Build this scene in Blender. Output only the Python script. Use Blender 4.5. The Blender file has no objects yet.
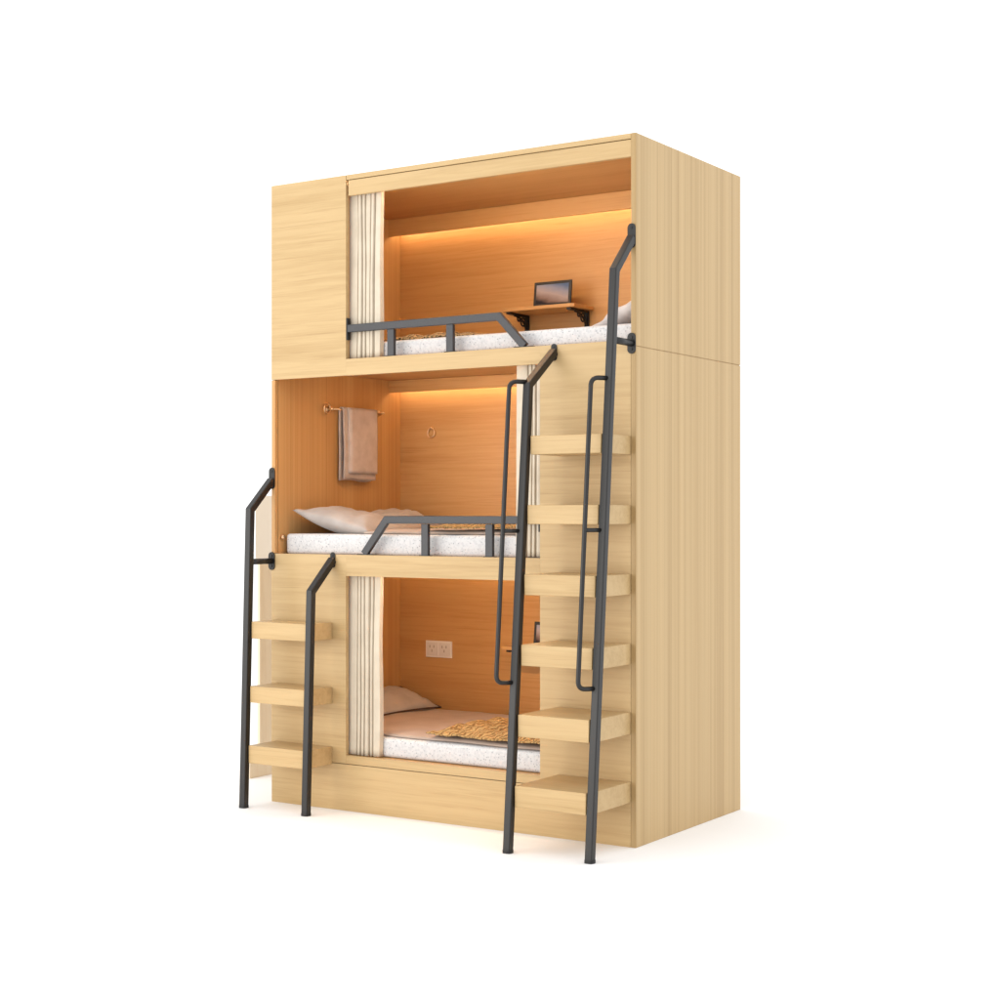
import bpy, bmesh, math, random
from mathutils import Vector, Matrix, noise as mnoise

scene = bpy.context.scene
col = scene.collection
R = math.radians

# ---------------------------------------------------------------- camera
cam_data = bpy.data.cameras.new('camera')
cam = bpy.data.objects.new('camera', cam_data)
col.objects.link(cam)
cam.location = (5.1742, -5.9108, 1.3981)
cam.rotation_euler = (R(90), 0, 0.57671)
cam_data.sensor_width = 36
cam_data.lens = 57.40
cam_data.shift_y = 0.01457
cam_data.clip_end = 500
scene.camera = cam

# ---------------------------------------------------------------- light (studio: white surround + one soft box)
world = bpy.data.worlds.new('World')
scene.world = world
world.use_nodes = True
bg = world.node_tree.nodes['Background']
bg.inputs['Color'].default_value = (1.0, 1.0, 1.0, 1)
bg.inputs['Strength'].default_value = 1.38


def area(name, loc, aim, size, power, color=(1, 1, 1)):
    d = bpy.data.lights.new(name, 'AREA')
    d.shape = 'RECTANGLE'
    d.size, d.size_y = size
    d.energy = power
    d.color = color
    o = bpy.data.objects.new(name, d)
    col.objects.link(o)
    o.location = loc
    o.rotation_euler = (Vector(aim) - Vector(loc)).to_track_quat('-Z', 'Y').to_euler()
    return o


area('softbox_lamp', (-2.4, -6.6, 1.9), (0.5, 0.0, 0.9), (6.0, 3.6), 265, (1.0, 0.96, 0.89))

vs = scene.view_settings
vs.view_transform = 'Standard'
vs.look = 'None'
vs.exposure = 0.0
vs.gamma = 1.0
vs.use_curve_mapping = False
scene.cycles.use_denoising = True
scene.cycles.max_bounces = 10
scene.cycles.diffuse_bounces = 6
scene.cycles.sample_clamp_indirect = 6.0


# ---------------------------------------------------------------- materials
def new_mat(name):
    m = bpy.data.materials.new(name)
    m.use_nodes = True
    nt = m.node_tree
    return m, nt, nt.nodes['Principled BSDF']


def nd(nt, typ, **kw):
    n = nt.nodes.new(typ)
    for k, v in kw.items():
        setattr(n, k, v)
    return n


def ramp(nt, stops):
    n = nt.nodes.new('ShaderNodeValToRGB')
    el = n.color_ramp.elements
    while len(el) < len(stops):
        el.new(0.5)
    for e, (pos, c) in zip(el, stops):
        e.position = pos
        e.color = (*c, 1)
    return n


def wood(name, light, dark, axis, rough=0.42, contrast=1.0, run=1.0, wide=1.0, pores=0.6):
    """veneer whose grain runs along axis 'X', 'Y' or 'Z'"""
    m, nt, b = new_mat(name)
    tc = nd(nt, 'ShaderNodeTexCoord')
    oi = nd(nt, 'ShaderNodeObjectInfo')
    off = nd(nt, 'ShaderNodeVectorMath', operation='SCALE')
    off.inputs[0].default_value = (7.3, 5.1, 9.7)
    nt.links.new(oi.outputs['Random'], off.inputs['Scale'])
    add = nd(nt, 'ShaderNodeVectorMath', operation='ADD')
    nt.links.new(tc.outputs['Object'], add.inputs[0])
    nt.links.new(off.outputs[0], add.inputs[1])

    def mp(along, across):
        n = nd(nt, 'ShaderNodeMapping')
        s = [across] * 3
        s['XYZ'.index(axis)] = along
        n.inputs['Scale'].default_value = s
        nt.links.new(add.outputs[0], n.inputs['Vector'])
        return n

    def noise(along, across, detail, rgh=0.55, dist=0.0):
        n = nd(nt, 'ShaderNodeTexNoise')
        n.inputs['Scale'].default_value = 1.0
        n.inputs['Detail'].default_value = detail
        n.inputs['Roughness'].default_value = rgh
        n.inputs['Distortion'].default_value = dist
        nt.links.new(mp(along, across).outputs[0], n.inputs['Vector'])
        return n

    broad = noise(0.5 * run, 8.0, 3, 0.5, 0.3 * run)
    mid = noise(1.7 * run, 48.0, 5, 0.62, 0.5 * run)
    fine = noise(5.0 * run, 230.0, 4, 0.6, 0.2 * run)
    w1 = nd(nt, 'ShaderNodeMath', operation='MULTIPLY_ADD')
    w1.inputs[1].default_value = 0.42 + 0.38 * (1 - wide)
    nt.links.new(mid.outputs['Fac'], w1.inputs[0])
    w2 = nd(nt, 'ShaderNodeMath', operation='MULTIPLY_ADD')
    w2.inputs[1].default_value = 0.20
    nt.links.new(fine.outputs['Fac'], w2.inputs[0])
    w3 = nd(nt, 'ShaderNodeMath', operation='MULTIPLY')
    w3.inputs[1].default_value = 0.38 * wide
    nt.links.new(broad.outputs['Fac'], w3.inputs[0])
    nt.links.new(w3.outputs[0], w2.inputs[2])
    nt.links.new(w2.outputs[0], w1.inputs[2])
    k = contrast
    mix = lambda t: tuple(l + (d - l) * t for l, d in zip(light, dark))
    rp = ramp(nt, [(0.5 - 0.20 / k, mix(1.0)), (0.5 - 0.06 / k, mix(0.55)), (0.5 + 0.03, mix(0.22)), (0.5 + 0.18 / k, mix(0.0))])
    nt.links.new(w1.outputs[0], rp.inputs['Fac'])
    # sparse darker pores drawn out along the grain
    pore = noise(2.6 * run, 95.0, 3, 0.55, 0.3 * run)
    pr = ramp(nt, [(0.60, (1, 1, 1)), (0.72, (0.80, 0.75, 0.68))])
    nt.links.new(pore.outputs['Fac'], pr.inputs['Fac'])
    pm = nd(nt, 'ShaderNodeMix', data_type='RGBA', blend_type='MULTIPLY')
    pm.inputs[0].default_value = pores
    nt.links.new(rp.outputs['Color'], pm.inputs[6])
    nt.links.new(pr.outputs['Color'], pm.inputs[7])
    nt.links.new(pm.outputs[2], b.inputs['Base Color'])
    b.inputs['Roughness'].default_value = rough
    b.inputs['Specular IOR Level'].default_value = 0.3
    bp = nd(nt, 'ShaderNodeBump')
    bp.inputs['Strength'].default_value = 0.06
    bp.inputs['Distance'].default_value = 0.002
    nt.links.new(w1.outputs[0], bp.inputs['Height'])
    nt.links.new(bp.outputs[0], b.inputs['Normal'])
    return m


def planked(name, src):
    """the veneer of src laid in narrow upright strips along Y, each a shade of its own"""
    m = src.copy()
    m.name = name
    nt = m.node_tree
    b = nt.nodes['Principled BSDF']
    old = b.inputs['Base Color'].links[0].from_socket
    tc = nd(nt, 'ShaderNodeTexCoord')
    sp = nd(nt, 'ShaderNodeSeparateXYZ')
    nt.links.new(tc.outputs['Object'], sp.inputs[0])
    mu = nd(nt, 'ShaderNodeMath', operation='MULTIPLY')
    mu.inputs[1].default_value = 15.3
    nt.links.new(sp.outputs['Y'], mu.inputs[0])
    fl_ = nd(nt, 'ShaderNodeMath', operation='FLOOR')
    nt.links.new(mu.outputs[0], fl_.inputs[0])
    wn = nd(nt, 'ShaderNodeTexWhiteNoise', noise_dimensions='1D')
    nt.links.new(fl_.outputs[0], wn.inputs['W'])
    r1 = ramp(nt, [(0.0, (0.96, 0.957, 0.95)), (1.0, (1.03, 1.03, 1.03))])
    nt.links.new(wn.outputs['Value'], r1.inputs['Fac'])
    fr = nd(nt, 'ShaderNodeMath', operation='FRACT')
    nt.links.new(mu.outputs[0], fr.inputs[0])
    r2 = ramp(nt, [(0.0, (0.80, 0.78, 0.74)), (0.07, (1, 1, 1))])
    nt.links.new(fr.outputs[0], r2.inputs['Fac'])
    prev = old
    for r in (r1, r2):
        mx = nd(nt, 'ShaderNodeMix', data_type='RGBA', blend_type='MULTIPLY')
        mx.inputs[0].default_value = 1
        nt.links.new(prev, mx.inputs[6])
        nt.links.new(r.outputs['Color'], mx.inputs[7])
        prev = mx.outputs[2]
    nt.links.new(prev, b.inputs['Base Color'])
    return m


def cloth(name, c, c2=None, weave=500, bump=0.15, mott=9.0):
    m, nt, b = new_mat(name)
    c2 = c2 or tuple(v * 0.86 for v in c)
    tc = nd(nt, 'ShaderNodeTexCoord')
    n1 = nd(nt, 'ShaderNodeTexNoise')
    n1.inputs['Scale'].default_value = mott
    n1.inputs['Detail'].default_value = 6
    nt.links.new(tc.outputs['Object'], n1.inputs['Vector'])
    rp = ramp(nt, [(0.35, c2), (0.62, c)])
    nt.links.new(n1.outputs['Fac'], rp.inputs['Fac'])
    nt.links.new(rp.outputs['Color'], b.inputs['Base Color'])
    n2 = nd(nt, 'ShaderNodeTexNoise')
    n2.inputs['Scale'].default_value = weave
    nt.links.new(tc.outputs['Object'], n2.inputs['Vector'])
    bp = nd(nt, 'ShaderNodeBump')
    bp.inputs['Strength'].default_value = bump
    bp.inputs['Distance'].default_value = 0.002
    nt.links.new(n2.outputs['Fac'], bp.inputs['Height'])
    nt.links.new(bp.outputs[0], b.inputs['Normal'])
    b.inputs['Roughness'].default_value = 0.9
    b.inputs['Specular IOR Level'].default_value = 0.15
    b.inputs['Sheen Weight'].default_value = 0.15
    return m


def speckled(name):
    """white ticking with small grey flecks"""
    m, nt, b = new_mat(name)
    tc = nd(nt, 'ShaderNodeTexCoord')
    v = nd(nt, 'ShaderNodeTexVoronoi')
    v.inputs['Scale'].default_value = 72
    nt.links.new(tc.outputs['Object'], v.inputs['Vector'])
    r1 = ramp(nt, [(0.13, (0.34, 0.35, 0.37)), (0.27, (0.64, 0.64, 0.645))])
    nt.links.new(v.outputs['Distance'], r1.inputs['Fac'])
    n = nd(nt, 'ShaderNodeTexNoise')
    n.inputs['Scale'].default_value = 90
    n.inputs['Detail'].default_value = 4
    nt.links.new(tc.outputs['Object'], n.inputs['Vector'])
    r2 = ramp(nt, [(0.38, (0.87, 0.875, 0.89)), (0.56, (1, 1, 1))])
    nt.links.new(n.outputs['Fac'], r2.inputs['Fac'])
    mx = nd(nt, 'ShaderNodeMix', data_type='RGBA', blend_type='MULTIPLY')
    mx.inputs[0].default_value = 1
    nt.links.new(r1.outputs['Color'], mx.inputs[6])
    nt.links.new(r2.outputs['Color'], mx.inputs[7])
    nt.links.new(mx.outputs[2], b.inputs['Base Color'])
    bp = nd(nt, 'ShaderNodeBump')
    bp.inputs['Strength'].default_value = 0.25
    bp.inputs['Distance'].default_value = 0.004
    nt.links.new(n.outputs['Fac'], bp.inputs['Height'])
    nt.links.new(bp.outputs[0], b.inputs['Normal'])
    b.inputs['Roughness'].default_value = 0.9
    return m


def metal(name, c, rough, metallic=0.0):
    m, nt, b = new_mat(name)
    tc = nd(nt, 'ShaderNodeTexCoord')
    n = nd(nt, 'ShaderNodeTexNoise')
    n.inputs['Scale'].default_value = 120
    n.inputs['Detail'].default_value = 5
    nt.links.new(tc.outputs['Object'], n.inputs['Vector'])
    rp = ramp(nt, [(0.3, tuple(v * 0.85 for v in c)), (0.7, tuple(v * 1.15 for v in c))])
    nt.links.new(n.outputs['Fac'], rp.inputs['Fac'])
    nt.links.new(rp.outputs['Color'], b.inputs['Base Color'])
    b.inputs['Roughness'].default_value = rough
    b.inputs['Metallic'].default_value = metallic
    bp = nd(nt, 'ShaderNodeBump')
    bp.inputs['Strength'].default_value = 0.05
    bp.inputs['Distance'].default_value = 0.001
    nt.links.new(n.outputs['Fac'], bp.inputs['Height'])
    nt.links.new(bp.outputs[0], b.inputs['Normal'])
    return m


def plain(name, c, rough=0.6):
    m, nt, b = new_mat(name)
    b.inputs['Base Color'].default_value = (*c, 1)
    b.inputs['Roughness'].default_value = rough
    return m


def emit(name, c, strength):
    m, nt, b = new_mat(name)
    b.inputs['Base Color'].default_value = (*c, 1)
    b.inputs['Emission Color'].default_value = (*c, 1)
    b.inputs['Emission Strength'].default_value = strength
    return m


MAPLE_L, MAPLE_D = (0.535, 0.378, 0.190), (0.412, 0.272, 0.120)
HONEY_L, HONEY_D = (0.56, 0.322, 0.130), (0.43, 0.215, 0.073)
M = {}
M['maple_x'] = wood('maple_veneer_level_grain', MAPLE_L, MAPLE_D, 'X', contrast=1.2)
M['maple_z'] = wood('maple_veneer_upright_grain', MAPLE_L, MAPLE_D, 'Z', contrast=1.0, run=0.12, wide=0.2, pores=0.15)
M['maple_strips'] = planked('maple_upright_strips', M['maple_z'])
M['maple_y'] = wood('maple_veneer_depth_grain', MAPLE_L, MAPLE_D, 'Y')
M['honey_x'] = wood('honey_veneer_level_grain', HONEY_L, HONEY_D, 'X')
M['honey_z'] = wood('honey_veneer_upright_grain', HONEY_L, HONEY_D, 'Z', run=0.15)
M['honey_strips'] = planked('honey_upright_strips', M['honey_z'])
M['cream_white'] = wood('off_white_board', (0.95, 0.945, 0.93), (0.94, 0.93, 0.91), 'Z', pores=0.0)
M['cream_wood'] = wood('cream_veneer', (0.80, 0.69, 0.53), (0.72, 0.59, 0.42), 'Z')
M['steel'] = metal('charcoal_powder_coat', (0.029, 0.029, 0.033), 0.45)
M['rail_steel'] = metal('dark_charcoal_steel', (0.008, 0.0075, 0.0075), 0.42)
M['black'] = metal('black_iron', (0.006, 0.0055, 0.0055), 0.55)
M['brass'] = metal('pale_brass', (0.78, 0.58, 0.36), 0.38, 1.0)
M['gap'] = plain('dark_joint', (0.06, 0.035, 0.015), 0.9)
M['mattress'] = speckled('speckled_ticking')
M['curtain'] = cloth('cream_curtain_linen', (0.62, 0.545, 0.435), (0.565, 0.49, 0.385), 600, 0.12, 14)
M['pillow'] = cloth('dusty_rose_grey_cotton', (0.46, 0.412, 0.38), (0.395, 0.345, 0.315))
M['rim_shade'] = plain('dark_brown_rim_shade', (0.07, 0.04, 0.025), 0.9)  # shade under the pillow's edge, put in as dark colour
M['pale_pillow'] = cloth('pale_grey_cotton', (0.60, 0.56, 0.54), (0.46, 0.42, 0.41))
M['duvet'] = cloth('dusty_rose_cotton', (0.48, 0.375, 0.31), (0.42, 0.32, 0.26))
M['towel'] = cloth('greige_terry', (0.52, 0.435, 0.39), (0.45, 0.37, 0.325), 700, 0.5, 20)


def knit(name, c, c2):
    """chunky ribbed knit: wavy light ribs with dark furrows"""
    m, nt, b = new_mat(name)
    tc = nd(nt, 'ShaderNodeTexCoord')
    mp = nd(nt, 'ShaderNodeMapping')
    mp.inputs['Rotation'].default_value = (0, 0, R(38))
    nt.links.new(tc.outputs['Object'], mp.inputs['Vector'])
    w = nd(nt, 'ShaderNodeTexWave')
    w.inputs['Scale'].default_value = 17
    w.inputs['Distortion'].default_value = 9
    w.inputs['Detail'].default_value = 3
    w.inputs['Detail Scale'].default_value = 1.6
    nt.links.new(mp.outputs[0], w.inputs['Vector'])
    n = nd(nt, 'ShaderNodeTexNoise')
    n.inputs['Scale'].default_value = 70
    n.inputs['Detail'].default_value = 4
    nt.links.new(tc.outputs['Object'], n.inputs['Vector'])
    mx = nd(nt, 'ShaderNodeMath', operation='MULTIPLY_ADD')
    mx.inputs[1].default_value = 0.5
    nt.links.new(n.outputs['Fac'], mx.inputs[0])
    h = nd(nt, 'ShaderNodeMath', operation='MULTIPLY')
    h.inputs[1].default_value = 0.6
    nt.links.new(w.outputs['Fac'], h.inputs[0])
    nt.links.new(h.outputs[0], mx.inputs[2])
    rp = ramp(nt, [(0.26, c2), (0.46, tuple((a + d) / 2 for a, d in zip(c, c2))), (0.62, c)])
    nt.links.new(mx.outputs[0], rp.inputs['Fac'])
    nt.links.new(rp.outputs['Color'], b.inputs['Base Color'])
    bp = nd(nt, 'ShaderNodeBump')
    bp.inputs['Strength'].default_value = 0.7
    bp.inputs['Distance'].default_value = 0.012
    nt.links.new(mx.outputs[0], bp.inputs['Height'])
    nt.links.new(bp.outputs[0], b.inputs['Normal'])
    b.inputs['Roughness'].default_value = 0.95
    return m


M['throw'] = knit('golden_brown_knit', (0.50, 0.32, 0.13), (0.22, 0.115, 0.035))
M['throw_dark'] = knit('dark_brown_knit', (0.45, 0.30, 0.14), (0.04, 0.025, 0.012))
M['plate'] = plain('grey_white_plastic', (0.82, 0.79, 0.76), 0.4)
M['slot'] = plain('socket_recess', (0.72, 0.69, 0.66), 0.5)
M['slot_hole'] = plain('socket_slot', (0.34, 0.30, 0.27), 0.7)
M['led'] = emit('warm_led', (1.0, 0.77, 0.46), 20.0)
M['cabin_fill'] = emit('warm_cabin_fill', (1.0, 0.72, 0.44), 118.0)  # added fill to brighten the cabins, its source never seen
M['led_dim'] = emit('dim_warm_led', (1.0, 0.72, 0.36), 8.0)


def screen_mat():
    m, nt, b = new_mat('sunset_screen')
    tc = nd(nt, 'ShaderNodeTexCoord')
    dp = nd(nt, 'ShaderNodeVectorMath', operation='DOT_PRODUCT')
    dp.inputs[1].default_value = (0.36, 0.0, 0.66)
    nt.links.new(tc.outputs['Generated'], dp.inputs[0])
    n = nd(nt, 'ShaderNodeTexNoise')
    n.inputs['Scale'].default_value = 4
    nt.links.new(tc.outputs['Generated'], n.inputs['Vector'])
    sc_ = nd(nt, 'ShaderNodeMath', operation='MULTIPLY_ADD')
    sc_.inputs[1].default_value = 0.16
    nt.links.new(n.outputs['Fac'], sc_.inputs[0])
    nt.links.new(dp.outputs['Value'], sc_.inputs[2])
    rp = ramp(nt, [(0.20, (0.03, 0.018, 0.018)), (0.34, (0.34, 0.16, 0.10)), (0.58, (0.62, 0.37, 0.27)),
                   (0.80, (0.42, 0.32, 0.31)), (1.0, (0.14, 0.17, 0.24))])
    nt.links.new(sc_.outputs[0], rp.inputs['Fac'])
    b.inputs['Base Color'].default_value = (0.01, 0.01, 0.01, 1)
    b.inputs['Roughness'].default_value = 0.25
    nt.links.new(rp.outputs['Color'], b.inputs['Emission Color'])
    b.inputs['Emission Strength'].default_value = 0.8
    b.inputs['Specular IOR Level'].default_value = 0.05
    return m


M['screen'] = screen_mat()

mf, ntf, bf = new_mat('white_studio_sheet')
tcf = nd(ntf, 'ShaderNodeTexCoord')
nf = nd(ntf, 'ShaderNodeTexNoise')
nf.inputs['Scale'].default_value = 3
ntf.links.new(tcf.outputs['Object'], nf.inputs['Vector'])
rf = ramp(ntf, [(0.3, (0.925, 0.925, 0.925)), (0.7, (0.94, 0.94, 0.94))])
ntf.links.new(nf.outputs['Fac'], rf.inputs['Fac'])
ntf.links.new(rf.outputs['Color'], bf.inputs['Base Color'])
bf.inputs['Roughness'].default_value = 1.0
bf.inputs['Specular IOR Level'].default_value = 0.0
M['floor'] = mf


# ---------------------------------------------------------------- helpers
def obj(name, bm, mat, parent=None, smooth=False):
    me = bpy.data.meshes.new(name)
    bmesh.ops.recalc_face_normals(bm, faces=bm.faces[:])
    bm.to_mesh(me)
    bm.free()
    me.materials.append(M[mat] if isinstance(mat, str) else mat)
    if smooth:
        for p in me.polygons:
            p.use_smooth = True
    o = bpy.data.objects.new(name, me)
    col.objects.link(o)
    if parent:
        o.parent = parent
    return o


def tag(o, label, cat, group=None):
    o['label'] = label
    o['category'] = cat
    if group:
        o['group'] = group
    return o


def empty(name, loc, label, cat, group=None):
    o = bpy.data.objects.new(name, None)
    col.objects.link(o)
    o.empty_display_size = 0.1
    o.location = loc
    return tag(o, label, cat, group)


def add_box(bm, x0, x1, y0, y1, z0, z1, bev=0.0015):
    mat = Matrix.Translation(((x0 + x1) / 2, (y0 + y1) / 2, (z0 + z1) / 2)) @ Matrix.Diagonal((x1 - x0, y1 - y0, z1 - z0, 1))
    r = bmesh.ops.create_cube(bm, size=1, matrix=mat)
    if bev:
        es = list({e for v in r['verts'] for e in v.link_edges})
        bmesh.ops.bevel(bm, geom=es, offset=bev, segments=2, affect='EDGES', profile=0.5)


def box(name, mat, parent, *dims, bev=0.0015):
    bm = bmesh.new()
    add_box(bm, *dims, bev=bev)
    return obj(name, bm, mat, parent)


def sweep(bm, pts, w, h, side=Vector((1, 0, 0)), rnd=0.25, n=3):
    """mitred square tube: cross-section w along `side`, h across; rounded corners"""
    pts = [Vector(p) for p in pts]
    prof = []
    r = min(w, h) * rnd
    for cx, cy, a0 in ((1, 1, 0), (-1, 1, 90), (-1, -1, 180), (1, -1, 270)):
        for k in range(n + 1):
            a = R(a0 + 90 * k / n)
            prof.append((cx * (w / 2 - r) + r * math.cos(a), cy * (h / 2 - r) + r * math.sin(a)))
    rings = []
    for i, p in enumerate(pts):
        d0 = (pts[i] - pts[i - 1]).normalized() if i else (pts[1] - pts[0]).normalized()
        d1 = (pts[i + 1] - pts[i]).normalized() if i < len(pts) - 1 else d0
        t = (d0 + d1).normalized()
        s = (side - t * side.dot(t)).normalized()
        u = t.cross(s)
        k = 1 / max(0.3, t.dot(d0))
        # the mitre lengthens the section in the plane of the bend only
        bend = (d1 - d0)
        bu = abs(bend.dot(u)) >= abs(bend.dot(s))
        rings.append([bm.verts.new(p + s * (a * (1 if bu else k)) + u * (b * (k if bu else 1))) for a, b in prof])
    m = len(prof)
    for a, b in zip(rings, rings[1:]):
        for j in range(m):
            bm.faces.new((a[j], a[(j + 1) % m], b[(j + 1) % m], b[j]))
    bm.faces.new(rings[0][::-1])
    bm.faces.new(rings[-1])


def rounded(pts, r, n=6):
    """polyline with its corners rounded"""
    pts = [Vector(p) for p in pts]
    out = [pts[0]]
    for i in range(1, len(pts) - 1):
        a = (pts[i - 1] - pts[i])
        b = (pts[i + 1] - pts[i])
        rr = min(r, a.length * 0.49, b.length * 0.49)
        p0 = pts[i] + a.normalized() * rr
        p1 = pts[i] + b.normalized() * rr
        for k in range(n + 1):
            t = k / n
            out.append((1 - t) ** 2 * p0 + 2 * t * (1 - t) * pts[i] + t * t * p1)
    out.append(pts[-1])
    return out


def rod(bm, pts, rad, seg=12, side=Vector((0.31, 0.2, 0.93))):
    pts = [Vector(p) for p in pts]
    rings = []
    for i, p in enumerate(pts):
        d0 = (pts[i] - pts[i - 1]).normalized() if i else (pts[1] - pts[0]).normalized()
        d1 = (pts[i + 1] - pts[i]).normalized() if i < len(pts) - 1 else d0
        t = (d0 + d1).normalized()
        s = (side - t * side.dot(t)).normalized()
        u = t.cross(s)
        rings.append([bm.verts.new(p + rad * (s * math.cos(2 * math.pi * j / seg) + u * math.sin(2 * math.pi * j / seg))) for j in range(seg)])
    for a, b in zip(rings, rings[1:]):
        for j in range(seg):
            bm.faces.new((a[j], a[(j + 1) % seg], b[(j + 1) % seg], b[j]))
    bm.faces.new(rings[0][::-1])
    bm.faces.new(rings[-1])


def plate_bm(cx, y, cz, w, h, t, n=8):
    """upright oblong plate with round ends, standing proud of y towards -Y, with two screw heads"""
    bm = bmesh.new()
    r = w / 2
    prof = []
    for k in range(n + 1):
        a = math.pi * k / n
        prof.append((cx + r * math.cos(a), cz + h / 2 - r + r * math.sin(a)))
    for k in range(n + 1):
        a = math.pi + math.pi * k / n
        prof.append((cx + r * math.cos(a), cz - h / 2 + r + r * math.sin(a)))
    f = [bm.verts.new((px, y - t, pz)) for px, pz in prof]
    b = [bm.verts.new((px, y, pz)) for px, pz in prof]
    m = len(prof)
    bm.faces.new(f)
    bm.faces.new(b[::-1])
    for j in range(m):
        bm.faces.new((f[j], b[j], b[(j + 1) % m], f[(j + 1) % m]))
    for s in (-1, 1):
        rod(bm, [(cx, y - t + 0.001, cz + s * (h / 2 - r)), (cx, y - t - 0.003, cz + s * (h / 2 - r))], w * 0.17, 10)
    return bm


# ---------------------------------------------------------------- setting
W, D, H, T = 2.009, 1.046, 3.0, 0.024
bm = bmesh.new()
bmesh.ops.create_grid(bm, x_segments=8, y_segments=8, size=120)
fl = obj('floor', bm, 'floor')
fl['kind'] = 'structure'

# ---------------------------------------------------------------- the bunk bed
bed = empty('bunk_bed', (0, 0, 0), 'tall three tier pale maple bunk bed with black ladder rails and warm lit sleeping cabins', 'bunk bed')
XL, XR = 0.019, W - T          # inner faces of the side walls
DOORX = 0.462                  # right edge of the left front panels
LADX = 1.537                   # left edge of the ladder panel

# side walls: an upper and a lower board that meet in a fine joint
bm = bmesh.new()
add_box(bm, XR, W, 0, D, 2.1065, H, bev=0.002)
add_box(bm, XR, W, 0, D, 0, 2.1035, bev=0.002)
add_box(bm, XR + 0.001, W - 0.004, 0.004, D - 0.004, 2.09, 2.12, bev=0)
obj('side_panel', bm, 'maple_strips', bed)
bm = bmesh.new()
add_box(bm, 0, XL, 0.0215, D, 0, H)
obj('side_panel', bm, 'maple_z', bed)
box('edge_strip', 'honey_z', bed, 0.0005, XL + 0.003, 0, 0.0213, 1.2095, 2.053)

# roof board, header and the closed cupboard front at the upper left
bm = bmesh.new()
add_box(bm, DOORX + 0.002, XR - 0.0005, 0, D, 2.9775, H, bev=0.002)
add_box(bm, XL + 0.0005, DOORX + 0.001, 0.0215, D, 2.9775, H - 0.001, bev=0)
obj('top_panel', bm, 'maple_x', bed)
box('header', 'maple_x', bed, DOORX + 0.012, XR - 0.001, 0.003, 0.022, 2.902, 2.9745)
box('cupboard_door', 'maple_x', bed, 0, DOORX, 0, 0.02, 2.055, 2.7898, bev=0.0003)
box('cupboard_top_rail', 'maple_x', bed, 0, DOORX, 0, 0.02, 2.7902, H - 0.0005, bev=0.0003)
box('cupboard_side', 'honey_z', bed, DOORX - 0.018, DOORX - 0.001, 0.0205, 0.0275, 2.134, 2.976)

# fascias, ladder panel, lower left panel, plinth
box('fascia', 'maple_x', bed, DOORX + 0.0002, LADX - 0.0002, 0, 0.022, 2.054, 2.132, bev=0.0003)
box('fascia', 'maple_x', bed, DOORX + 0.0002, LADX - 0.0002, 0, 0.022, 1.108, 1.2085, bev=0.0003)
box('ladder_panel', 'maple_x', bed, LADX, XR - 0.0008, 0, 0.022, 0.2225, 2.132, bev=0.0003)
box('front_panel', 'maple_x', bed, 0, DOORX, 0, 0.021, 0.2225, 1.2085, bev=0.0003)
box('plinth', 'maple_x', bed, 0.0005, XR - 0.0008, 0.0, 0.022, 0.0, 0.2195)
box('base_rail', 'maple_x', bed, DOORX + 0.0003, LADX - 0.0003, 0.0002, 0.022, 0.2225, 0.262, bev=0.0003)
box('joint_backing', 'gap', bed, 0.021, XR - 0.002, 0.0235, 0.03, 0.205, 0.2345, bev=0)

# inner linings in honey veneer
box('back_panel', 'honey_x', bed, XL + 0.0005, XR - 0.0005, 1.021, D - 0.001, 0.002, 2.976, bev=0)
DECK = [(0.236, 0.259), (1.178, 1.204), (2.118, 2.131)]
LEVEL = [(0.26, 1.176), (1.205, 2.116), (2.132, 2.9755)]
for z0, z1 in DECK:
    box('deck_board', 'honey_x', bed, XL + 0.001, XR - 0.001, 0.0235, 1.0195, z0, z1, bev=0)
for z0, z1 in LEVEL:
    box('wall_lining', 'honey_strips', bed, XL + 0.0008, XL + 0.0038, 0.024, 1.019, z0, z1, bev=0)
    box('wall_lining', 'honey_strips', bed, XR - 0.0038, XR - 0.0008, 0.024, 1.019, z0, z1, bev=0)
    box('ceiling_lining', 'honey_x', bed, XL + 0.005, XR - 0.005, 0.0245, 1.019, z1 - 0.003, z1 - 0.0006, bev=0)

# lit coves along the back of each ceiling
for (z0, z1), dz in zip(LEVEL, (0.085, 0.067, 0.092)):
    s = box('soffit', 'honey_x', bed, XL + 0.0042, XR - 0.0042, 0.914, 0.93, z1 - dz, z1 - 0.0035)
    box('light_strip', 'led' if z0 > 1 else 'led_dim', s, XL + 0.006, XR - 0.006, 0.976, 0.986, z1 - dz + 0.030, z1 - dz + 0.037, bev=0)
    # an added unseen strip behind the front board, fill light for the cabin
    box('light_strip', 'cabin_fill', bed, XL + 0.40, XR - 0.40, 0.165, 0.175, z1 - 0.017, z1 - 0.009, bev=0)


# guard rails
def guard(pts, plate, posts, foot, zt):
    bm = bmesh.new()
    sweep(bm, pts, 0.022, 0.036, side=Vector((0, 1, 0)), rnd=0.15)
    g = obj('guard_rail', bm, 'steel', bed)
    for x, ztop in posts:
        box('post', 'steel', g, x - 0.019, x + 0.019, 0.002, 0.022, zt + 0.0005, ztop, bev=0.002)
    box('end_plate', 'black', g, *plate, bev=0.002)
    box('foot_plate', 'black', g, *foot, bev=0.001)
    for x, _ in posts:
        box('foot_plate', 'black', g, x - 0.03, x + 0.03, 0.001, 0.0235, zt + 0.0003, zt + 0.004, bev=0.001)
    return g


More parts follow.
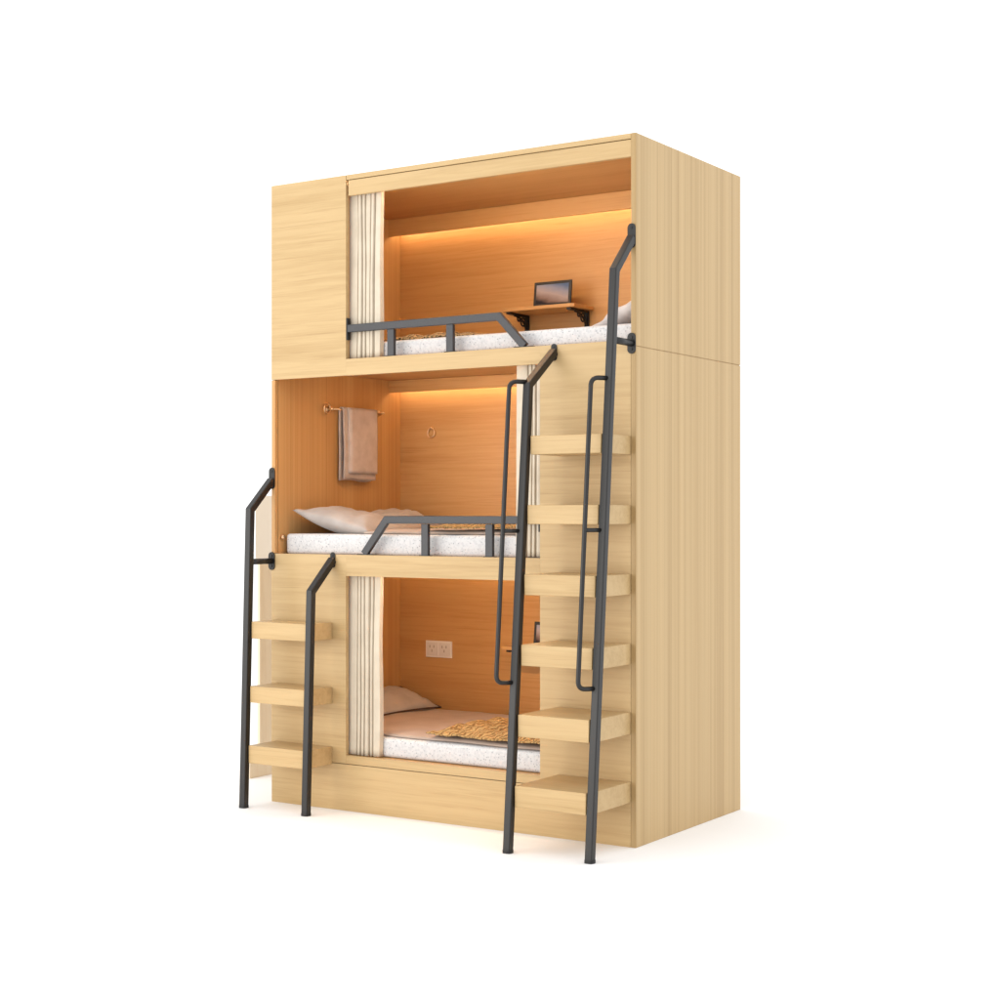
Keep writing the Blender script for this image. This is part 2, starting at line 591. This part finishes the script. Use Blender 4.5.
guard([(DOORX + 0.008, 0.012, 2.276), (1.318, 0.012, 2.276), (1.452, 0.012, 2.136)],
      (DOORX + 0.0005, DOORX + 0.009, 0.0, 0.024, 2.222, 2.325),
      [(0.722, 2.257), (1.055, 2.257)], (1.40, 1.50, 0.001, 0.0235, 2.1325, 2.136), 2.132)
guard([(LADX - 0.004, 0.012, 1.374), (0.695, 0.012, 1.374), (0.565, 0.012, 1.214)],
      (LADX - 0.009, LADX - 0.0005, 0.0, 0.024, 1.322, 1.426),
      [(0.916, 1.355), (1.268, 1.355)], (0.525, 0.625, 0.001, 0.0235, 1.209, 1.213), 1.2085)


# ladder handrails
def handrail(x, top, bend, foot, plate=None, stub=None, loop=None):
    bm = bmesh.new()
    sweep(bm, [(x, -0.0055, top[1]), (x, bend[0], bend[1]), (x, foot, 0.012)], 0.034, 0.034, rnd=0.14)
    h = obj('handrail', bm, 'rail_steel', bed)
    bm = bmesh.new()
    sweep(bm, [(x, foot + 0.0005, 0.013), (x, foot, 0.0)], 0.040, 0.040, rnd=0.3)
    obj('rubber_foot', bm, 'black', h)

    def ry(z):
        return bend[0] + (foot - bend[0]) * (bend[1] - z) / bend[1]
    if plate:
        obj('flange', plate_bm(plate[0], -0.0004, top[1] + 0.012, 0.036, 0.104, 0.006), 'black', h)
    else:
        obj('flange', plate_bm(x, -0.0004, top[1], 0.028, 0.074, 0.005), 'black', h)
    if stub:
        bm = bmesh.new()
        rod(bm, [(x, -0.006, stub), (x, ry(stub) + 0.012, stub)], 0.0145, 14, Vector((1, 0, 0)))
        s = obj('wall_bracket', bm, 'rail_steel', h, True)
        obj('flange', plate_bm(x, -0.0004, stub, 0.038, 0.088, 0.006), 'black', s)
    if loop:
        zt, zm, zb = loop
        dx, dy = -0.047, -0.075
        rr = 0.0098
        bm = bmesh.new()
        P = lambda z, k: Vector((x + dx * k, ry(z) + dy * k, z))
        rod(bm, rounded([P(zt, 0.1), P(zt, 1), P(zb, 1), P(zb, 0.1)], 0.035, 7), rr, 12)
        rod(bm, [P(zm, 0.1), P(zm, 0.97)], rr * 0.9, 12)
        obj('grab_bar', bm, 'rail_steel', h, True)
    return ry


ryR = handrail(1.990, (0, 2.556), (-0.150, 2.405), -0.354, (1.990,), 2.117, (1.957, 1.335, 0.695))
handrail(1.610, (0, 2.100), (-0.213, 1.945), -0.371, None, None, (1.957, 1.330, 0.700))
ryL = handrail(0.385, (0, 1.183), (-0.163, 1.037), -0.199)
handrail(0.004, (0, 1.563), (-0.158, 1.420), -0.203, (0.006,), 1.172)


def step(x0, x1, z0, z1, yf, yr):
    """tread board; its right rear part reaches past the rail, notched round it"""
    bm = bmesh.new()
    pr = [(x0, -0.0006), (x0, yf), (x1 - 0.0155, yf), (x1 - 0.0155, yr + 0.0225), (x1, yr + 0.0225), (x1, -0.0006)]
    lo = [bm.verts.new((x, y, z0)) for x, y in pr]
    hi = [bm.verts.new((x, y, z1)) for x, y in pr]
    bm.faces.new(lo[::-1])
    bm.faces.new(hi)
    for i in range(6):
        j = (i + 1) % 6
        bm.faces.new((lo[i], lo[j], hi[j], hi[i]))
    bmesh.ops.bevel(bm, geom=bm.edges[:], offset=0.003, segments=2, affect='EDGES', profile=0.5)
    return obj('step', bm, 'maple_x', bed)


for z1, z0 in ((1.729, 1.650), (1.438, 1.358), (1.149, 1.062), (0.857, 0.769), (0.569, 0.476), (0.277, 0.188)):
    step(1.6305, 1.9845, z0, z1, ryR(z1) - 0.022, ryR(z1))
for z1, z0 in ((0.887, 0.806), (0.580, 0.501), (0.298, 0.213)):
    step(0.0245, 0.3800, z0, z1, ryL(z1) - 0.004, ryL(z1))


# folding shelves with iron scroll brackets
def shelf(z):
    s = box('shelf', 'honey_x', bed, 0.80, 1.225, 0.825, 1.0205, z - 0.018, z, bev=0.003)
    for x in (0.835, 1.188):
        bm = bmesh.new()
        add_box(bm, x - 0.012, x + 0.012, 1.010, 1.0205, z - 0.102, z - 0.0185, bev=0.001)
        add_box(bm, x - 0.012, x + 0.012, 0.835, 1.0095, z - 0.029, z - 0.0185, bev=0.001)
        arc = []
        for k in range(13):
            a = R(90 * k / 12)
            arc.append((x, 1.008 - 0.11 * (1 - math.sin(a)) - 0.002, z - 0.030 - 0.075 * (1 - math.cos(a)) + 0.0))
        rod(bm, arc, 0.006, 8)
        for (cy, cz, r) in ((0.975, z - 0.055, 0.020), (0.935, z - 0.043, 0.011)):
            rod(bm, [(x, cy + r * math.cos(2 * math.pi * k / 16), cz + r * math.sin(2 * math.pi * k / 16)) for k in range(17)], 0.0045, 8, Vector((1, 0, 0)))
        obj('shelf_bracket', bm, 'black', s)
    return s


shelf(2.435)
shelf(0.735)

# double socket plate on the back wall of the lowest cabin
pl = box('socket_plate', 'plate', bed, 0.197, 0.366, 1.012, 1.0205, 0.638, 0.727, bev=0.003)
for x0 in (0.207, 0.287):
    bm = bmesh.new()
    add_box(bm, x0, x0 + 0.068, 1.0085, 1.0118, 0.649, 0.716, bev=0.002)
    so = obj('socket', bm, 'slot', pl)
    bm = bmesh.new()
    for (ax, az) in ((0.018, 0.040), (0.044, 0.040), (0.031, 0.018)):
        add_box(bm, x0 + ax, x0 + ax + 0.005, 1.0076, 1.0084, 0.649 + az, 0.649 + az + 0.014, bev=0)
    # slots stay in the socket's own part
    so2 = obj('socket_slots', bm, 'slot_hole', pl)

# towel rail, ring pull and small knob in the middle cabin
bm = bmesh.new()
wx = XL + 0.0038
rod(bm, [(wx + 0.032, 0.385, 1.934), (wx + 0.032, 0.835, 1.934)], 0.0045, 12)
for y in (0.40, 0.82):
    rod(bm, [(wx, y, 1.934), (wx + 0.037, y, 1.934)], 0.0075, 12)
    rod(bm, [(wx, y, 1.934), (wx + 0.006, y, 1.934)], 0.015, 18)
rod(bm, [(wx + 0.032, 0.385 - 0.024 + 0.024 * math.cos(2 * math.pi * k / 20), 1.934 + 0.024 * math.sin(2 * math.pi * k / 20)) for k in range(21)], 0.004, 8, Vector((1, 0, 0)))
obj('towel_rail', bm, 'brass', bed, True)
bm = bmesh.new()
rod(bm, [(0.233 + 0.022 * math.cos(2 * math.pi * k / 24), 1.012, 1.833 + 0.025 * math.sin(2 * math.pi * k / 24)) for k in range(25)], 0.004, 8, Vector((0, 1, 0)))
rod(bm, [(0.233, 1.0205, 1.858), (0.233, 1.006, 1.858)], 0.008, 12)
obj('ring_pull', bm, 'brass', bed, True)
bm = bmesh.new()
rod(bm, [(wx, 0.05, 1.288), (wx + 0.008, 0.05, 1.288), (wx + 0.014, 0.05, 1.288)], 0.012, 16)
obj('knob', bm, 'brass', bed, True)


# ---------------------------------------------------------------- curtains
def curtain(x0, x1, y, z0, z1, seed, label):
    rnd = random.Random(seed)
    bm = bmesh.new()
    nx, nz = 260, 26
    weights = [2.3, 0.8, 0.75, 1.0, 0.7, 1.5]
    if seed % 2 == 0:
        weights.reverse()
    nf = len(weights)
    cuts = [0]
    for w in weights:
        cuts.append(cuts[-1] + w * rnd.uniform(0.85, 1.15))
    cuts = [c / cuts[-1] for c in cuts]
    amps = [rnd.uniform(0.022, 0.030) for _ in range(nf)]

    def smooth(t):
        t = min(1, max(0, t))
        return t * t * (3 - 2 * t)

    def fold(u):
        for k in range(nf):
            if u <= cuts[k + 1] or k == nf - 1:
                w = cuts[k + 1] - cuts[k]
                t = (u - cuts[k]) / w
                e = min(0.45, 0.026 / w)
                flat = smooth(t / e) * smooth((1 - t) / e)
                return -amps[k] * flat * (0.86 + 0.14 * math.sin(math.pi * t))
    rows = []
    for j in range(nz + 1):
        v = j / nz
        z = z0 + (z1 - z0) * v
        row = []
        for i in range(nx + 1):
            u = i / nx
            uu = u + 0.012 * math.sin(3.1 * v + 9 * u) * math.sin(math.pi * u)
            yy = y + fold(uu) * (0.75 + 0.35 * (1 - v)) + 0.003 * mnoise.noise(Vector((u * 6, v * 4, seed)))
            xx = x0 + (x1 - x0) * u + 0.004 * mnoise.noise(Vector((u * 3, v * 2.5, seed + 9)))
            row.append(bm.verts.new((xx, yy, z)))
        rows.append(row)
    for a, b in zip(rows, rows[1:]):
        for i in range(nx):
            bm.faces.new((a[i], a[i + 1], b[i + 1], b[i]))
    o = obj('curtain', bm, 'curtain', None, True)
    s = o.modifiers.new('thickness', 'SOLIDIFY')
    s.thickness = 0.002
    tag(o, label, 'curtain', 'cream curtains of the sleeping cabins')
    return o


curtain(0.440, 0.642, 0.058, 2.136, 2.955, 3, 'cream pleated curtain drawn beside the closed cupboard in the top cabin')
curtain(1.385, 1.590, 0.058, 1.212, 2.100, 5, 'cream pleated curtain half hidden behind the black rails in the middle cabin')
curtain(0.436, 0.638, 0.058, 0.264, 1.150, 11, 'cream pleated curtain hanging at the left of the lowest cabin')


# ---------------------------------------------------------------- bedding
def mattress(z0, z1, x0, x1, label):
    bm = bmesh.new()
    add_box(bm, x0, x1, 0.063, 1.012, z0, z1, bev=0)
    bmesh.ops.subdivide_edges(bm, edges=bm.edges[:], cuts=1)
    es = [e for e in bm.edges if len(e.link_faces) == 2 and e.calc_face_angle(0) > 1]
    bmesh.ops.bevel(bm, geom=es, offset=0.018, segments=4, affect='EDGES', profile=0.5)
    o = obj('mattress', bm, 'mattress', None, True)
    m = o.modifiers.new('n', 'WEIGHTED_NORMAL')
    return tag(o, label, 'mattress', 'white speckled mattresses')


mattress(0.2595, 0.352, 0.035, 1.972, 'white speckled mattress in the lowest cabin above the plinth')
mattress(1.2045, 1.305, 0.035, 1.972, 'white speckled mattress in the middle cabin under two pillows')
mattress(2.1317, 2.212, 0.035, 1.972, 'white speckled mattress in the top cabin under the wall shelf')


def pillow(loc, lx, ly, h, rot, seed, label, mat='pillow', rim_shade=False):
    n = 44
    bm = bmesh.new()
    top, bot = {}, {}
    for i in range(n + 1):
        for j in range(n + 1):
            u, v = -1 + 2 * i / n, -1 + 2 * j / n
            x = u * lx / 2 * (1 - 0.10 * (1 - v * v))
            y = v * ly / 2 * (1 - 0.10 * (1 - u * u))
            e = (max(0, 1 - abs(u) ** 2.6) * max(0, 1 - abs(v) ** 2.6)) ** 0.55
            wr = 0.20 * mnoise.noise(Vector((u * 2.4 + seed, v * 2.4, seed))) + 0.10 * mnoise.noise(Vector((u * 6, v * 5 + seed, 3)))
            crease = 0.10 * math.sin(7 * (u + 0.6 * v) + 3 * mnoise.noise(Vector((u * 2, v * 2, seed * 2)))) * (abs(u * v) ** 0.5)
            top[i, j] = bm.verts.new((x, y, h * 0.48 * e * (1 + wr) + h * crease * e ** 0.5))
            if i in (0, n) or j in (0, n):
                bot[i, j] = top[i, j]
            else:
                bot[i, j] = bm.verts.new((x, y, -h * 0.55 * e - 0.0006))
    for i in range(n):
        for j in range(n):
            bm.faces.new((top[i, j], top[i + 1, j], top[i + 1, j + 1], top[i, j + 1]))
            bm.faces.new((bot[i, j], bot[i, j + 1], bot[i + 1, j + 1], bot[i + 1, j]))
    o = obj('pillow', bm, mat, None, True)
    o.location = loc
    o.rotation_euler = [R(a) for a in rot]
    if rim_shade:  # dark rod round the rim models the shadow between pillow and sheet
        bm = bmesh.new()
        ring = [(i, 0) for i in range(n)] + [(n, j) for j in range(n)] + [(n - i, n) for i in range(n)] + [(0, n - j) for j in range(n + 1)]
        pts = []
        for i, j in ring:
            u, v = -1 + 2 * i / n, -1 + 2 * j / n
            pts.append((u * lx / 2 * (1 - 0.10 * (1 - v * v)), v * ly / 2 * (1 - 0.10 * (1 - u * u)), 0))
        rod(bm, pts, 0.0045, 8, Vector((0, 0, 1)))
        obj('rim_shade', bm, 'rim_shade', o, True)
    return tag(o, label, 'pillow', 'pillows on the bunks')


pillow((0.262, 0.345, 1.356), 0.46, 0.48, 0.125, (-3, 13, 3), 1, 'dusty rose pillow nearest the front edge of the middle mattress')
pillow((0.195, 0.770, 1.356), 0.33, 0.44, 0.125, (3, 13, -4), 4, 'dusty rose pillow by the back wall, second from the front in the middle cabin')
pillow((0.150, 0.770, 0.424), 0.30, 0.46, 0.10, (0, 17, -6), 7, 'dusty rose pillow rimmed by a modelled shade line in the back corner of the lowest cabin', rim_shade=True)
pillow((1.845, 0.330, 2.268), 0.32, 0.46, 0.11, (0, -27, 4), 9, 'pale pillow propped against the right wall of the top cabin', 'pale_pillow')


def sheet(name, mat, x0, x1, y0, y1, zf, nx, ny, thick, edge=None):
    bm = bmesh.new()
    g = []
    for i in range(nx + 1):
        row = []
        for j in range(ny + 1):
            u, v = i / nx, j / ny
            x, y = x0 + (x1 - x0) * u, y0 + (y1 - y0) * v
            if edge:
                ex, ey = edge(u, v)
                x += ex
                y += ey
            row.append(bm.verts.new((x, y, zf(x, y, u, v))))
        g.append(row)
    for i in range(nx):
        for j in range(ny):
            bm.faces.new((g[i][j], g[i + 1][j], g[i + 1][j + 1], g[i][j + 1]))
    o = obj(name, bm, mat, None, True)
    s = o.modifiers.new('thickness', 'SOLIDIFY')
    s.thickness = thick
    s.offset = 1
    return o


def duvet(zt, x0, seed, label):
    def zf(x, y, u, v):
        n = 0.012 * (mnoise.noise(Vector((x * 4, y * 4, seed))) + 0.5 * mnoise.noise(Vector((x * 9, y * 9, seed))))
        edge = min(1, min(v, 1 - v, u) / 0.08)
        return zt + 0.002 + (0.012 + n * 0.6) * edge ** 0.6
    o = sheet('duvet', 'duvet', x0, 1.95, 0.098, 1.008, zf, 70, 40, 0.008,
              lambda u, v: (0.0, 0.008 * math.sin(u * 23 + seed) * (1 - v)))
    return tag(o, label, 'duvet', 'dusty rose duvets')


duvet(0.352, 0.05, 2, 'dusty rose duvet spread over the mattress of the lowest cabin')
duvet(1.305, 0.50, 5, 'thin dusty rose duvet on the middle mattress beyond the pillows')


def throw(zt, x0, x1, y0, y1, hump, seed, label, mat, cx, cy):
    def zf(x, y, u, v):
        a = math.atan2(y - cy, x - cx)
        w = mnoise.noise(Vector((x * 7, y * 7, seed)))
        f = abs(math.sin(a * 11 + 2.2 * w)) ** 0.8 * 0.5 + 0.5 * mnoise.noise(Vector((x * 16, y * 16, seed + 3)))
        e = min(1, min(u, 1 - u, v, 1 - v) / 0.16)
        return zt + 0.003 + (0.35 + 0.65 * f) * hump * (0.25 + 0.75 * e)
    o = sheet('throw_blanket', mat, x0, x1, y0, y1, zf, 110, 80, 0.006,
              lambda u, v: (0.03 * mnoise.noise(Vector((v * 4, seed, 0))), 0.03 * mnoise.noise(Vector((u * 6, seed, 5))) - 0.0))
    return tag(o, label, 'blanket', 'crumpled knitted throws')


throw(0.372, 0.875, 1.72, 0.072, 0.58, 0.070, 1, 'golden brown knitted throw crumpled on the lowest mattress', 'throw', 0.9, 0.0)
throw(1.322, 0.86, 1.55, 0.085, 0.62, 0.060, 4, 'golden brown knitted throw crumpled on the middle mattress behind the guard rail', 'throw', 1.6, 0.0)
throw(2.212, 0.50, 1.08, 0.16, 0.72, 0.055, 8, 'dark brown knitted throw at the left end of the top mattress', 'throw_dark', 0.5, 0.0)

# ---------------------------------------------------------------- towel over its rail
bm = bmesh.new()
bx = wx + 0.032
prof = []
for k in range(15):
    prof.append((bx - 0.013, 1.572 + 0.362 * k / 14))
for k in range(1, 8):
    a = math.pi - math.pi * k / 8
    prof.append((bx + 0.013 * math.cos(a), 1.934 + 0.012 * math.sin(a)))
for k in range(19):
    prof.append((bx + 0.013 + 0.006 * math.sin(k / 18 * 2.5), 1.934 - 0.356 * k / 18))
ny = 30
g = []
for i, (px, pz) in enumerate(prof):
    row = []
    for j in range(ny + 1):
        v = j / ny
        y = 0.472 + 0.262 * v
        dx = 0.004 * mnoise.noise(Vector((v * 3, pz * 5, 1)))
        row.append(bm.verts.new((px + dx, y + 0.003 * mnoise.noise(Vector((pz * 6, v, 2))), pz + 0.004 * math.sin(v * 6) * (1.93 - pz) / 0.35)))
    g.append(row)
for a, b in zip(g, g[1:]):
    for j in range(ny):
        bm.faces.new((a[j], a[j + 1], b[j + 1], b[j]))
# the folded-over front half, a little narrower and shorter
g2 = []
for k in range(20):
    pz = 1.945 - 0.335 * k / 19
    row = []
    for j in range(ny + 1):
        v = j / ny
        y = 0.505 + 0.227 * v
        dx = 0.004 * mnoise.noise(Vector((v * 3, pz * 5, 6)))
        curl = -0.012 * max(0, 1 - v / 0.08)
        row.append(bm.verts.new((bx + 0.0265 + 0.006 * math.sin(k / 19 * 2.5) + dx + curl, y, pz)))
    g2.append(row)
for a, b in zip(g2, g2[1:]):
    for j in range(ny):
        bm.faces.new((a[j], a[j + 1], b[j + 1], b[j]))
tw = obj('towel', bm, 'towel', None, True)
s = tw.modifiers.new('thickness', 'SOLIDIFY')
s.thickness = 0.006
s.offset = 0
tag(tw, 'greige towel folded over the brass rail in the middle cabin', 'towel')


# ---------------------------------------------------------------- tablets on the shelves
def tablet(z, label):
    t = empty('tablet', (1.066, 0.88, z), label, 'tablet', 'tablets on the wall shelves')
    bm = bmesh.new()
    add_box(bm, -0.109, 0.109, -0.004, 0.004, 0.0, 0.126, bev=0.003)
    add_box(bm, -0.02, 0.02, 0.0035, 0.045, 0.0, 0.006, bev=0.001)
    obj('case', bm, 'black', t)
    bm = bmesh.new()
    add_box(bm, -0.093, 0.093, -0.0052, -0.0042, 0.015, 0.110, bev=0)
    obj('screen', bm, 'screen', t)
    t.rotation_euler = (R(-6), 0, 0)
    return t


tablet(2.4355, 'black framed tablet showing a sunset on the shelf of the top cabin')
tablet(0.7355, 'black framed tablet on the lower shelf, mostly hidden behind the ladder panel')

# ---------------------------------------------------------------- board standing behind the left ladder
bd = empty('end_board', (-0.56, 0.53, 0), 'pale cream board standing upright behind the left ladder', 'board')


def bbox(name, mat, *d):
    b = box(name, mat, bd, *d, bev=0.002)
    b.location = -bd.location
    return b


bbox('lower_board', 'cream_wood', -0.57, -0.55, 0.535, 1.05, 0.0, 1.14)
bbox('upper_board', 'cream_white', -0.57, -0.55, 0.50, 1.05, 1.142, 1.50)
bbox('skirting', 'cream_wood', -0.549, -0.535, 0.44, 1.05, 0.0, 0.085)
